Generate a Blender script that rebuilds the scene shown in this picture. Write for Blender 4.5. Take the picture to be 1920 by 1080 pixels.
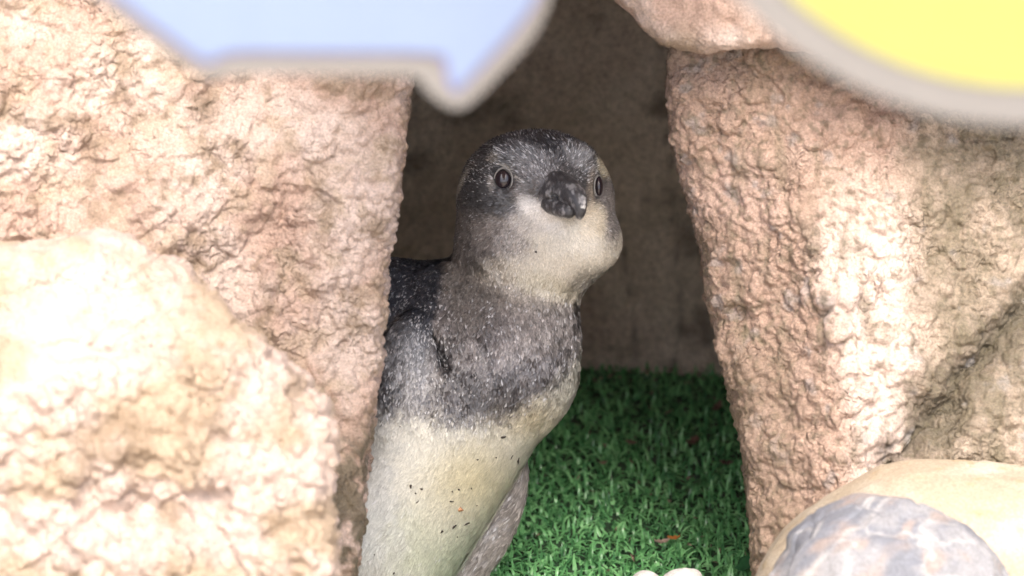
import bpy, math, random
import numpy as np
import openvdb as vdb
from mathutils import Vector

random.seed(7)
rng = np.random.default_rng(7)
R = math.radians
scene = bpy.context.scene
for o in list(bpy.data.objects):
    bpy.data.objects.remove(o)

# ---------------------------------------------------------------- camera
PITCH = R(25.0)
CAM_H = 1.4773
FOCUS = 3.0
cam = bpy.data.cameras.new('camera')
cam.lens = 160.7
cam.sensor_width = 36.0
cam.clip_start = 0.05
cam.clip_end = 500.0
cam.dof.use_dof = True
cam.dof.focus_distance = 2.985
cam.dof.aperture_fstop = 6.0
cam_o = bpy.data.objects.new('camera', cam)
cam_o.location = (0, 0, CAM_H)
cam_o.rotation_euler = (R(90) - PITCH, 0, 0)
scene.collection.objects.link(cam_o)
scene.camera = cam_o

# ---------------------------------------------------------------- light
SUN_ELEV = R(61)
SUN_AZ = R(4)        # from the camera side; thin cloud softens it
SKY = 0.15
SUN = 1.5
EXPO = 1.42
world = bpy.data.worlds.new('World')
scene.world = world
world.use_nodes = True
wn = world.node_tree
wn.nodes.clear()
sky = wn.nodes.new('ShaderNodeTexSky')
sky.sky_type = 'NISHITA'
sky.sun_disc = False
sky.sun_elevation = SUN_ELEV
sky.sun_rotation = math.pi - SUN_AZ
sky.dust_density = 6.0
sky.air_density = 1.0
bg = wn.nodes.new('ShaderNodeBackground')
bg.inputs['Strength'].default_value = SKY
wo = wn.nodes.new('ShaderNodeOutputWorld')
wn.links.new(sky.outputs[0], bg.inputs[0])
wn.links.new(bg.outputs[0], wo.inputs[0])
sd = Vector((math.cos(SUN_ELEV) * math.sin(SUN_AZ), -math.cos(SUN_ELEV) * math.cos(SUN_AZ), math.sin(SUN_ELEV)))
sl = bpy.data.lights.new('sun', 'SUN')
sl.energy = SUN
sl.angle = R(32)
sl.color = (1.0, 0.95, 0.88)
so = bpy.data.objects.new('sun', sl)
so.rotation_euler = sd.to_track_quat('Z', 'Y').to_euler()
so.location = sd * 5
scene.collection.objects.link(so)
scene.view_settings.view_transform = 'Standard'
scene.view_settings.look = 'None'
scene.view_settings.exposure = EXPO
scene.view_settings.gamma = 1.0
scene.view_settings.use_curve_mapping = False
scene.cycles.use_denoising = True
scene.cycles.max_bounces = 8
scene.cycles.diffuse_bounces = 5

# ---------------------------------------------------------------- helpers
U = 0.00035           # metres per unit of the working grid at 3 m from the lens
FV = np.array([0, math.cos(PITCH), -math.sin(PITCH)])
UV = np.array([0, math.sin(PITCH), math.cos(PITCH)])
RV = np.array([1.0, 0, 0])
ORG = np.array([0, 0, CAM_H])
K = 3.0 / U


def W(x, y, w):
    """working grid (x right, y down, w towards the viewer, units of 0.35 mm, origin of w 3 m away) -> world metres"""
    x = np.asarray(x, float); y = np.asarray(y, float); w = np.asarray(w, float)
    d = 3.0 - w * U
    return ORG + d[..., None] * (FV + ((x - 960) / K)[..., None] * RV + ((540 - y) / K)[..., None] * UV)


def Wd(d):
    return (3.0 - d) / U


def hash3(i, j, k, s=0):
    h = (i.astype(np.int64) * 73856093) ^ (j.astype(np.int64) * 19349663) ^ (k.astype(np.int64) * 83492791) ^ (s * 2654435761)
    h &= 0xffffffff
    h = ((h ^ (h >> 15)) * 2246822519) & 0xffffffff
    h = ((h ^ (h >> 13)) * 3266489917) & 0xffffffff
    return ((h ^ (h >> 16)) & 0xffffff) / float(0x1000000)


def noise3(p, scale, s=0):
    q = p / scale
    f = np.floor(q); t = q - f; t = t * t * (3 - 2 * t)
    i, j, k = f[:, 0], f[:, 1], f[:, 2]
    r = 0
    for a in (0, 1):
        for b in (0, 1):
            for c in (0, 1):
                wgt = (t[:, 0] if a else 1 - t[:, 0]) * (t[:, 1] if b else 1 - t[:, 1]) * (t[:, 2] if c else 1 - t[:, 2])
                r = r + wgt * hash3(i + a, j + b, k + c, s)
    return r * 2 - 1


def fbm(p, scale, octv=4, s=0, gain=0.5):
    r = 0; a = 1.0; n = 0
    for o in range(octv):
        r = r + a * noise3(p + 17.3 * o, scale / (2 ** o), s + o); n += a; a *= gain
    return r / n


def ridged(p, scale, octv=3, s=0):
    r = 0; a = 1.0; n = 0
    for o in range(octv):
        r = r + a * (1 - np.abs(noise3(p + 9.1 * o, scale / (2 ** o), s + o)) * 2); n += a; a *= 0.5
    return r / n


def voro(p, scale, s=0):
    q = p / scale
    f = np.floor(q)
    best = np.full(len(p), 9.0); sec = np.full(len(p), 9.0); idv = np.zeros(len(p))
    for a in (-1, 0, 1):
        for b in (-1, 0, 1):
            for c in (-1, 0, 1):
                i, j, k = f[:, 0] + a, f[:, 1] + b, f[:, 2] + c
                dx = i + hash3(i, j, k, s) - q[:, 0]
                dy = j + hash3(i, j, k, s + 1) - q[:, 1]
                dz = k + hash3(i, j, k, s + 2) - q[:, 2]
                d = dx * dx + dy * dy + dz * dz
                m = d < best
                sec = np.where(m, best, np.minimum(sec, d))
                idv = np.where(m, hash3(i, j, k, s + 3), idv)
                best = np.where(m, d, best)
    return np.sqrt(best), np.sqrt(sec), idv


def sstep(a, b, x):
    t = np.clip((x - a) / (b - a), 0, 1)
    return t * t * (3 - 2 * t)


def smin(a, b, k):
    h = np.clip(0.5 + 0.5 * (b - a) / k, 0, 1)
    return b + (a - b) * h - k * h * (1 - h)


def smax(a, b, k):
    return -smin(-a, -b, k)


def polydist(X, Y, poly):
    """signed distance to a closed polygon, negative inside"""
    P = np.array(poly, float)
    d = np.full(X.shape, 1e9); ins = np.zeros(X.shape, bool)
    n = len(P)
    for i in range(n):
        x0, y0 = P[i]; x1, y1 = P[(i + 1) % n]
        ex, ey = x1 - x0, y1 - y0
        t = np.clip(((X - x0) * ex + (Y - y0) * ey) / (ex * ex + ey * ey + 1e-9), 0, 1)
        d = np.minimum(d, (X - x0 - t * ex) ** 2 + (Y - y0 - t * ey) ** 2)
        c = ((y0 > Y) != (y1 > Y)) & (X < (x1 - x0) * (Y - y0) / (y1 - y0 + 1e-12) + x0)
        ins ^= c
    d = np.sqrt(d)
    return np.where(ins, -d, d)


def polygonise(fn, lo, hi, vox):
    xs = [np.arange(lo[i], hi[i] + vox, vox, dtype=np.float32) for i in range(3)]
    X, Y, Z = np.meshgrid(*xs, indexing='ij', sparse=True)
    A = np.ascontiguousarray(np.broadcast_to(fn(X, Y, Z), (len(xs[0]), len(xs[1]), len(xs[2])))).astype(np.float32)
    A[0], A[-1] = np.maximum(A[0], .5), np.maximum(A[-1], .5)
    A[:, 0], A[:, -1] = np.maximum(A[:, 0], .5), np.maximum(A[:, -1], .5)
    A[:, :, 0], A[:, :, -1] = np.maximum(A[:, :, 0], .5), np.maximum(A[:, :, -1], .5)
    A = np.clip(A, -3 * vox, 3 * vox)
    g = vdb.FloatGrid(3.0 * vox)
    g.copyFromArray(A)
    pts, quads = g.convertToQuads()
    pts = np.array(pts, float) * vox + np.array(lo, float)
    return pts, np.array(quads)


def vnormals(v, q):
    a, b, c, d = (v[q[:, i]] for i in range(4))
    n = np.cross(c - a, d - b)
    vn = np.zeros_like(v)
    for i in range(4):
        for ax in range(3):
            vn[:, ax] += np.bincount(q[:, i], n[:, ax], len(v))
    return vn / (np.linalg.norm(vn, axis=1, keepdims=True) + 1e-9)


def outward(v, q):
    a, b, c = v[q[:, 0]] - v.mean(0), v[q[:, 1]] - v.mean(0), v[q[:, 2]] - v.mean(0)
    if np.einsum('ij,ij->i', a, np.cross(b, c)).sum() < 0:
        q = q[:, ::-1]
    return q


def mkobj(name, verts, faces, mat, parent=None, cols=None, smooth=True, link=True):
    me = bpy.data.meshes.new(name)
    verts = np.asarray(verts, float); faces = np.asarray(faces)
    nf, k = faces.shape
    me.vertices.add(len(verts)); me.vertices.foreach_set('co', verts.ravel())
    me.loops.add(nf * k); me.loops.foreach_set('vertex_index', faces.ravel().astype(np.int32))
    me.polygons.add(nf)
    me.polygons.foreach_set('loop_start', np.arange(0, nf * k, k, dtype=np.int32))
    me.polygons.foreach_set('loop_total', np.full(nf, k, dtype=np.int32))
    if smooth:
        me.polygons.foreach_set('use_smooth', np.ones(nf, bool))
    me.update(); me.validate()
    if cols is not None:
        at = me.color_attributes.new('Col', 'FLOAT_COLOR', 'POINT')
        c = np.ones((len(verts), 4)); c[:, :3] = np.clip(cols, 0, 1)
        at.data.foreach_set('color', c.ravel())
    if mat:
        me.materials.append(mat)
    o = bpy.data.objects.new(name, me)
    scene.collection.objects.link(o)
    if parent:
        o.parent = parent
    return o


def tag(o, label=None, cat=None, group=None, kind=None):
    if label: o['label'] = label
    if cat: o['category'] = cat
    if group: o['group'] = group
    if kind: o['kind'] = kind
    return o


# ---------------------------------------------------------------- materials
def new_mat(name):
    m = bpy.data.materials.new(name); m.use_nodes = True
    nt = m.node_tree
    return m, nt, nt.nodes['Principled BSDF']


def noise_node(nt, scale, detail=5, rough=.6, coord='Object'):
    tc = nt.nodes.new('ShaderNodeTexCoord')
    n = nt.nodes.new('ShaderNodeTexNoise')
    n.inputs['Scale'].default_value = scale; n.inputs['Detail'].default_value = detail
    n.inputs['Roughness'].default_value = rough
    nt.links.new(tc.outputs[coord], n.inputs['Vector'])
    return n


def ramp(nt, src, stops):
    r = nt.nodes.new('ShaderNodeValToRGB')
    e = r.color_ramp.elements
    while len(e) < len(stops): e.new(0.5)
    for i, (p, c) in enumerate(stops):
        e[i].position = p; e[i].color = (*c, 1) if len(c) == 3 else c
    nt.links.new(src, r.inputs[0])
    return r


def mixc(nt, mode, fac, a, b):
    m = nt.nodes.new('ShaderNodeMix'); m.data_type = 'RGBA'; m.blend_type = mode
    for inp, v in ((m.inputs[0], fac), (m.inputs[6], a), (m.inputs[7], b)):
        if hasattr(v, 'is_linked'): nt.links.new(v, inp)
        elif isinstance(v, (int, float)): inp.default_value = v
        else: inp.default_value = (*v, 1)
    return m.outputs[2]


def vcol_mat(name, rough=.8, spec=.3, grain=900, grain_amt=.35, bump=(1200, .5, .0006), bump2=None, sheen=0, coat=0):
    m, nt, b = new_mat(name)
    a = nt.nodes.new('ShaderNodeAttribute'); a.attribute_name = 'Col'
    col = a.outputs['Color']
    if grain_amt:
        n = noise_node(nt, grain, 6, .7)
        lo, hi = 1 - grain_amt, 1 + grain_amt
        r = ramp(nt, n.outputs[0], [(.3, (lo, lo, lo * .97)), (.7, (hi, hi, hi))])
        col = mixc(nt, 'MULTIPLY', 1.0, col, r.outputs[0])
    nt.links.new(col, b.inputs['Base Color'])
    b.inputs['Roughness'].default_value = rough
    b.inputs['Specular IOR Level'].default_value = spec
    b.inputs['Sheen Weight'].default_value = sheen
    if coat:
        b.inputs['Coat Weight'].default_value = coat; b.inputs['Coat Roughness'].default_value = .3
    last = None
    for bb in (bump, bump2):
        if bb:
            n = noise_node(nt, bb[0], 8, .65)
            bn = nt.nodes.new('ShaderNodeBump')
            bn.inputs['Strength'].default_value = bb[1]; bn.inputs['Distance'].default_value = bb[2]
            nt.links.new(n.outputs[0], bn.inputs['Height'])
            if last: nt.links.new(last.outputs[0], bn.inputs['Normal'])
            last = bn
    if last: nt.links.new(last.outputs[0], b.inputs['Normal'])
    return m


def grit(m, cells, strength):
    nt = m.node_tree; b = nt.nodes['Principled BSDF']
    tc = nt.nodes.new('ShaderNodeTexCoord')
    nz = nt.nodes.new('ShaderNodeTexNoise'); nz.inputs['Scale'].default_value = 90; nz.inputs['Detail'].default_value = 4
    nt.links.new(tc.outputs['Object'], nz.inputs['Vector'])
    ad = nt.nodes.new('ShaderNodeVectorMath'); ad.operation = 'MULTIPLY_ADD'; ad.inputs[1].default_value = (.012, .012, .012)
    nt.links.new(nz.outputs['Color'], ad.inputs[0]); nt.links.new(tc.outputs['Object'], ad.inputs[2])
    prev = b.inputs['Normal'].links[0].from_socket if b.inputs['Normal'].is_linked else None
    for sc_, dist, rnd in cells:
        v = nt.nodes.new('ShaderNodeTexVoronoi'); v.inputs['Scale'].default_value = sc_; v.inputs['Randomness'].default_value = rnd
        nt.links.new(ad.outputs[0], v.inputs['Vector'])
        inv = nt.nodes.new('ShaderNodeMath'); inv.operation = 'MULTIPLY_ADD'; inv.inputs[1].default_value = -1; inv.inputs[2].default_value = 1
        nt.links.new(v.outputs['Distance'], inv.inputs[0])
        bn = nt.nodes.new('ShaderNodeBump'); bn.inputs['Strength'].default_value = strength; bn.inputs['Distance'].default_value = dist
        nt.links.new(inv.outputs[0], bn.inputs['Height'])
        ns = nt.nodes.new('ShaderNodeTexNoise'); ns.inputs['Scale'].default_value = 26; ns.inputs['Detail'].default_value = 3
        nt.links.new(tc.outputs['Object'], ns.inputs['Vector'])
        mr = nt.nodes.new('ShaderNodeMapRange'); mr.inputs[1].default_value = .38; mr.inputs[2].default_value = .62
        mr.inputs[3].default_value = .12; mr.inputs[4].default_value = 1.0
        nt.links.new(ns.outputs[0], mr.inputs[0]); nt.links.new(mr.outputs[0], bn.inputs['Strength'])
        if prev: nt.links.new(prev, bn.inputs['Normal'])
        prev = bn.outputs[0]
    nt.links.new(prev, b.inputs['Normal'])


M_rock = vcol_mat('rock_render', .52, .5, 650, .38, (430, .9, .0022), (1500, .9, .0009))
grit(M_rock, ((150, .0030, 1), (330, .0014, 1)), .8)
M_cave = vcol_mat('cave_plaster', .8, .25, 200, .32, (120, .9, .005), (900, .6, .0006))
M_stone = vcol_mat('smooth_stone', .75, .25, 500, .28, (500, .5, .0003))
M_skin = vcol_mat('penguin_skin', .75, .25, 2600, .3, (2400, .8, .0006))
M_feather = vcol_mat('penguin_feathers', .34, .7, 1200, .15, None, None, 0)
M_turf = vcol_mat('plastic_turf', .26, .8, 1500, .12, None)
M_bit = vcol_mat('dry_bits', .7, .3, 2000, .3, (2000, .5, .0003))


def plain(name, col, rough=.5, spec=.5, var=.06, scale=40, coat=0):
    m, nt, b = new_mat(name)
    n = noise_node(nt, scale, 5)
    r = ramp(nt, n.outputs[0], [(.3, tuple(c * (1 - var) for c in col)), (.7, tuple(min(1, c * (1 + var)) for c in col))])
    nt.links.new(r.outputs[0], b.inputs['Base Color'])
    b.inputs['Roughness'].default_value = rough
    b.inputs['Specular IOR Level'].default_value = spec
    b.inputs['Coat Weight'].default_value = coat
    return m


# ---------------------------------------------------------------- ground
def ground():
    n = 60
    xs = np.concatenate([-np.geomspace(200, .6, 30), np.linspace(-.5, .5, 21), np.geomspace(.6, 200, 30)])
    ys = xs + 2.2
    X, Y = np.meshgrid(xs, ys, indexing='ij')
    p = np.stack([X.ravel(), Y.ravel(), np.zeros(X.size)], 1)
    z = -.012 + .004 * fbm(p * 1000, 180, 3, 5) * (np.abs(p[:, 0]) < 2)
    p[:, 2] = z
    nx, ny = X.shape
    i = np.arange(nx * ny).reshape(nx, ny)
    q = np.stack([i[:-1, :-1].ravel(), i[1:, :-1].ravel(), i[1:, 1:].ravel(), i[:-1, 1:].ravel()], 1)
    m, nt, b = new_mat('sandy_ground')
    nz = noise_node(nt, 30, 8); r = ramp(nt, nz.outputs[0], [(.3, (.42, .35, .27)), (.7, (.52, .45, .36))])
    nt.links.new(r.outputs[0], b.inputs['Base Color']); b.inputs['Roughness'].default_value = .9
    nb = noise_node(nt, 300, 8); bn = nt.nodes.new('ShaderNodeBump'); bn.inputs['Distance'].default_value = .003
    nt.links.new(nb.outputs[0], bn.inputs['Height']); nt.links.new(bn.outputs[0], b.inputs['Normal'])
    tag(mkobj('ground', p, q, m), 'pale sandy ground under and in front of the rocks', None, None, 'structure')


ground()

# ---------------------------------------------------------------- rocks
GC = np.array
PINK = np.array([.52, .365, .29]); TAN = np.array([.48, .365, .26]); BROWN = np.array([.27, .195, .13])
LICH = np.array([.12, .10, .06]); PALE = np.array([.62, .49, .42]); GREY = np.array([.33, .31, .30])


def mixv(a, b, t):
    return a + (b - a) * t[:, None]


def rock(name, poly, wf, wb, rnd, vox, disp, colour, label, lo, hi, mat=None, cat='rock', warp=10, ext_noise=None):
    xs = np.arange(lo[0], hi[0] + vox, vox, dtype=np.float32); ys = np.arange(lo[1], hi[1] + vox, vox, dtype=np.float32)
    X, Y = np.meshgrid(xs, ys, indexing='ij')
    fl = np.stack([X.ravel(), Y.ravel(), np.zeros(X.size)], 1)
    wx = warp * fbm(fl, 70, 4, 31).reshape(X.shape); wy = warp * fbm(fl, 70, 4, 57).reshape(X.shape)
    D2 = polydist(X + wx, Y + wy, poly)[:, :, None]
    F = wf(X, Y)[:, :, None]

    def fn(x, y, z):
        return smax(smax(D2, z - F, rnd), (wb - z), 40)
    v, q = polygonise(fn, lo, hi, vox)
    q = outward(v, q)
    n = vnormals(v, q)
    dd = disp(v, n)
    v2 = v + n * dd[:, None]
    c = colour(v, n)
    p = W(v2[:, 0], v2[:, 1], v2[:, 2])
    q = q[:, ::-1]          # the grid is mirrored on its way to the world
    o = mkobj(name, p, q, mat or M_rock, None, c)
    return tag(o, label, cat)


def facets(p, size, s):
    q = p + 8 * np.stack([noise3(p, 40, s + 50), noise3(p, 40, s + 51), noise3(p, 40, s + 52)], 1)
    f1, f2, idv = voro(q * GC((1, 1.25, 1)), size, s)
    return (idv - .5) * sstep(0, .10, f2 - f1)


def nodules(p, size, s):
    f1, f2, idv = voro(p + 6 * np.stack([noise3(p, 30, s + 40), noise3(p, 30, s + 41), noise3(p, 30, s + 42)], 1), size, s)
    return np.clip(1 - (f1 / .72) ** 2, -.3, 1) * (.35 + .9 * idv), f2 - f1


# left slab
def wf_left(X, Y):
    f = np.stack([X.ravel(), Y.ravel(), np.zeros(X.size)], 1)
    g = np.stack([f[:, 0] * .7 + f[:, 1] * .7, (f[:, 1] - f[:, 0]) * .35, f[:, 2]], 1)
    b = Wd(2.86) + 34 * fbm(f, 260, 2, 3) + 34 * ridged(g, 170, 2, 8)
    b = b + (740 - f[:, 0]) * .10 - np.maximum(0, 640 - f[:, 1]) * .10
    return b.reshape(X.shape)


def disp_left(v, n):
    h1, _ = nodules(v, 36, 11); h2, e = nodules(v, 17, 21)
    amp = .45 + .55 * sstep(-.2, .35, fbm(v, 190, 2, 91))
    smallz = sstep(560, 720, v[:, 0])
    return (15 * h1 * (1 - .6 * smallz) + 8 * h2) * amp + 13 * facets(v, 62, 15) + 9 * fbm(v, 90, 3, 77) + 1.6 * fbm(v, 9, 2, 5)


def col_left(v, n):
    t = fbm(v, 130, 4, 201); t2 = fbm(v, 45, 3, 211)
    c = mixv(np.tile(PINK * .92, (len(v), 1)), PALE * .95, sstep(-.15, .35, t))
    c = mixv(c, TAN * .9, sstep(0, .4, t2) * .6)
    c = mixv(c, BROWN, sstep(.0, .4, fbm(v, 55, 5, 231, .65)) * .75)
    low = sstep(760, 860, v[:, 1] + 50 * t2) * sstep(560, 600, v[:, 0])
    c = mixv(c, LICH, low * sstep(-.45, .1, fbm(v, 24, 3, 241)) * .85)
    sp = (v[:, 0] - 385) ** 2 / 900 + (v[:, 1] - 205) ** 2 / 1600
    c = mixv(c, BROWN * .8, np.exp(-sp) * .8)
    return c


rock('rock_slab',
     [(-260, -260), (790, -260), (775, 0), (768, 140), (757, 215), (748, 290), (738, 370), (724, 480), (722, 520), (716, 570),
      (712, 660), (702, 720), (690, 800), (680, 880), (676, 960), (664, 1040), (660, 1150), (655, 1500), (-260, 1500)],
     wf_left, Wd(3.12), 40, 3.3, disp_left, col_left,
     'tall tan rough rock slab at the left side of the cave opening, hiding part of the penguin',
     (-280, -280, Wd(3.14)), (850, 1520, Wd(2.78)), warp=9)


# right rock
def wf_right(X, Y):
    f = np.stack([X.ravel(), Y.ravel(), np.zeros(X.size)], 1)
    x, y = f[:, 0], f[:, 1]
    xr = 1520 + (y - 380) * .13 + 25 * fbm(f, 140, 3, 300)
    b = Wd(2.90) - np.maximum(0, xr - x) * .62 * sstep(150, 500, y) - np.maximum(0, xr - x) * .30 * (1 - sstep(150, 500, y))
    b = b - np.maximum(0, x - xr) * .22 + 14 * ridged(f * GC((.6, 1, 1)), 110, 3, 335)
    # diagonal trough
    dl = ((x - 1660) * (640 - 880) - (y - 880) * (1880 - 1660)) / math.hypot(220, 240)
    dl = dl + 22 * fbm(f, 90, 3, 311)
    b = b - 46 * np.exp(-(dl / 34) ** 2) * sstep(1600, 1690, x) + 30 * sstep(0, 90, -dl) * sstep(1650, 1750, x)
    b = b + 20 * fbm(f, 230, 2, 320) + 16 * ridged(f, 150, 2, 330)
    b = b + np.maximum(0, y - 200) * .05
    return b.reshape(X.shape)


def disp_right(v, n):
    wv = v + 14 * np.stack([fbm(v, 60, 2, 341), fbm(v, 60, 2, 342), fbm(v, 60, 2, 343)], 1)
    f1, f2, idv = voro(wv * np.array([1, .8, 1]), 52, 351)
    plate = np.clip((f2 - f1) * 4, 0, 1) * (.3 + idv)
    h2, e = nodules(v, 15, 361)
    cent = sstep(1480, 1560, v[:, 0]) * (1 - sstep(1690, 1800, v[:, 0]))
    wr = ridged(wv, 42, 3, 371)
    g = fbm(v, 7, 2, 381)
    return 9 * facets(v, 70, 355) + 8 * plate * (.6 + .8 * cent) + 5.5 * h2 * (1 - .5 * cent) + 7 * wr + 7 * fbm(v, 80, 3, 377) + (1.4 + 1.6 * sstep(1690, 1780, v[:, 0])) * g


def col_right(v, n):
    x, y = v[:, 0], v[:, 1]
    t = fbm(v, 120, 4, 401); t2 = fbm(v, 40, 3, 411)
    RUST = np.array([.45, .31, .235])
    c = mixv(np.tile(RUST, (len(v), 1)), PINK, sstep(-.2, .3, t))
    cent = sstep(1490, 1570, x - (y - 380) * .13 + 30 * t) * (1 - sstep(1690, 1760, x + 30 * t))
    c = mixv(c, PALE * 1.15, cent * sstep(250, 480, y))  # sunlight on the middle facet painted in as a paler colour
    right = sstep(1660, 1760, x + 60 * t)
    c = mixv(c, GC((.42, .34, .26)), right * .8)
    c = mixv(c, LICH * 1.2, right * sstep(-.35, .2, fbm(v, 60, 5, 421, .65)) * .62)
    dl = ((x - 1660) * (640 - 880) - (y - 880) * (1880 - 1660)) / math.hypot(220, 240) + 22 * fbm(np.stack([x, y, 0 * x], 1), 90, 3, 311)
    c = mixv(c, LICH * .6, np.exp(-(dl / 50) ** 2) * sstep(1600, 1680, x) * sstep(-.5, .2, t2 + .2) * .85)
    c = mixv(c, np.array([.20, .145, .095]), (1 - sstep(60, 210, y + 40 * t)) * (1 - sstep(1560, 1700, x)) * .8)  # shade below the overhang painted in as dark brown
    c = mixv(c, GREY, sstep(.25, .5, fbm(v, 33, 3, 431)) * .5)
    st = fbm(v * GC((1, .22, 1)), 34, 4, 441, .6)
    c = mixv(c, LICH * 1.4, sstep(.05, .5, st) * .55)
    c = mixv(c, LICH * 1.6, sstep(.05, .4, fbm(v, 14, 3, 443)) * sstep(480, 620, y) * (1 - sstep(1440, 1500, x - (y - 600) * .1)) * .6)
    c = mixv(c, LICH * 1.2, sstep(.12, .42, fbm(v, 11, 3, 447)) * .55)
    # darker brown left foot of the rock
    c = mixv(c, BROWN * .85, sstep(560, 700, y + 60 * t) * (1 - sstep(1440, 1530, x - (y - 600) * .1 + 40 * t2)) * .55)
    return c


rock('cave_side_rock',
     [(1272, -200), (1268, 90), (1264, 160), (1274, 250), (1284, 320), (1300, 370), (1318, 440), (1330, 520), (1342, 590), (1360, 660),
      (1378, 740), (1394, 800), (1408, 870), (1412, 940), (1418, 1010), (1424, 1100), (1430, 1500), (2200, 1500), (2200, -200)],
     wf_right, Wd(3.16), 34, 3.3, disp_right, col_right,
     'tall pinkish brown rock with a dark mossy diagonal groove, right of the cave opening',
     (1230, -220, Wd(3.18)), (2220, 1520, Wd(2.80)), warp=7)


# overhang at the top right, running on as the roof over the opening
def build_overhang():
    poly = [(460, -620), (2000, -620), (2000, 160), (1700, 130), (1560, 100), (1450, 82), (1400, 84), (1340, 92), (1285, 92), (1245, 78), (1212, 50),
            (1185, 18), (1150, -18), (1080, -52), (900, -75), (640, -80), (460, -90)]

    def wf(X, Y):
        f = np.stack([X.ravel(), Y.ravel(), np.zeros(X.size)], 1)
        b = Wd(2.865) + 24 * fbm(f, 200, 2, 501) + 110 * sstep(1440, 1600, f[:, 0]) + 20 * ridged(f, 120, 2, 503)
        # leans back towards its top, undercut at the left lip
        lip = np.maximum(0, 1400 - f[:, 0]) * .25 * sstep(-150, 60, f[:, 1])
        b = b - lip + np.clip(-60 - f[:, 1], 0, 500) * .15
        return b.reshape(X.shape)

    def disp(v, n):
        h1, _ = nodules(v, 30, 511)
        wv = v + 12 * np.stack([fbm(v, 50, 2, 541), fbm(v, 50, 2, 542), fbm(v, 50, 2, 543)], 1)
        return 4 * h1 + 8 * ridged(wv, 50, 3, 521) + 6 * fbm(v, 80, 3, 531)

    def colour(v, n):
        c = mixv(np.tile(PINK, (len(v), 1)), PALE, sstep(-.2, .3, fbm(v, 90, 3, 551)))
        under = sstep(30, 75, v[:, 1] + 12 * fbm(v, 40, 2, 553)) * (1 - sstep(1290, 1330, v[:, 0]))  # shade on the underside, painted into the colour
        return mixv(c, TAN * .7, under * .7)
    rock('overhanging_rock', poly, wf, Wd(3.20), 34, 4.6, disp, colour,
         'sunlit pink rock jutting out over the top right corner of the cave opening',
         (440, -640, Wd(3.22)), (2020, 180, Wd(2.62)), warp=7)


build_overhang()


def shade_slab(name, C, H, seed, label):
    C = np.array(C)
    x = np.linspace(-1, 1, 48); V = []; F = []
    k = 0
    for ax in range(3):
        for sg in (-1, 1):
            A, B = np.meshgrid(x, x, indexing='ij')
            p = np.zeros((A.size, 3)); p[:, ax] = sg; p[:, (ax + 1) % 3] = A.ravel(); p[:, (ax + 2) % 3] = B.ravel()
            i = np.arange(A.size).reshape(A.shape) + k
            q = np.stack([i[:-1, :-1].ravel(), i[1:, :-1].ravel(), i[1:, 1:].ravel(), i[:-1, 1:].ravel()], 1)
            V.append(p); F.append(q if sg > 0 else q[:, ::-1]); k += A.size
    p = np.concatenate(V)
    p = p / ((np.abs(p) ** 8).sum(1) ** (1 / 8))[:, None]
    p = p * np.array(H) + C
    h = 20 * fbm(p * 1000, 60, 4, seed) + 4 * ridged(p * 1000, 30, 2, seed + 2)
    p = p + (p - C) * (h / 110)[:, None]
    c = mixv(np.tile(PINK, (len(p), 1)), PALE, sstep(-.2, .3, fbm(p * 1000, 40, 3, 565)))
    tag(mkobj(name, p, np.concatenate(F), M_rock, None, c), label, 'rock')


shade_slab('shade_rock', (.014, 2.51, .685), (.125, .28, .065), 561, 'added long flat rock, out of view over the cave opening, shading the penguin')  # unseen slab added to keep the sun off the penguin


# front boulder
def wf_boulder(X, Y):
    f = np.stack([X.ravel(), Y.ravel(), np.zeros(X.size)], 1)
    b = Wd(2.66) + 28 * fbm(f, 190, 2, 601) + 30 * ridged(f * np.array([.7, 1, 1]), 190, 2, 603)
    b = b - np.maximum(0, 760 - f[:, 1] - .35 * (300 - f[:, 0])) * .55 + np.maximum(0, f[:, 1] - 760) * .04
    return b.reshape(X.shape)


def disp_boulder(v, n):
    h1, _ = nodules(v, 44, 611); h2, _ = nodules(v, 20, 621)
    top = sstep(620, 720, v[:, 1] + .3 * v[:, 0] - 100)
    return (18 * h1 + 9 * h2) * (.3 + .7 * top) + 19 * facets(v, 85, 615) + 12 * fbm(v, 100, 3, 631)


def col_boulder(v, n):
    t = fbm(v, 110, 4, 641)
    c = mixv(np.tile(TAN * 1.02, (len(v), 1)), PALE * 1.0, sstep(-.3, .2, t))
    c = mixv(c, BROWN * 1.2, sstep(.1, .5, fbm(v, 80, 4, 651)) * .8 * sstep(600, 760, v[:, 1]))  # brown patches fade out towards the top
    return c


rock('front_boulder',
     [(-260, 470), (0, 457), (100, 455), (180, 446), (235, 450), (290, 478), (345, 508), (400, 560), (440, 615), (520, 682), (570, 720),
      (602, 765), (610, 850), (604, 910), (612, 1000), (616, 1080), (630, 1520), (-260, 1520)],
     wf_boulder, Wd(2.80), 60, 4.2, disp_boulder, col_boulder,
     'knobbly cream boulder with a pale top, in front of the slab at the lower left', (-280, 400, Wd(2.82)), (680, 1540, Wd(2.54)),
     cat='boulder', warp=8)


# cave shell (world metres)
def crack(q):
    a = q[:, 0] - 124 - 6 * noise3(q, 50, 731) + .05 * q[:, 2]
    b = q[:, 0] - 92 - 9 * noise3(q, 40, 733) + .12 * q[:, 2]
    return np.where(q[:, 1] > 2900, np.minimum(np.abs(a), np.abs(b) + 4 * sstep(120, 160, q[:, 2])), 99)


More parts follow.
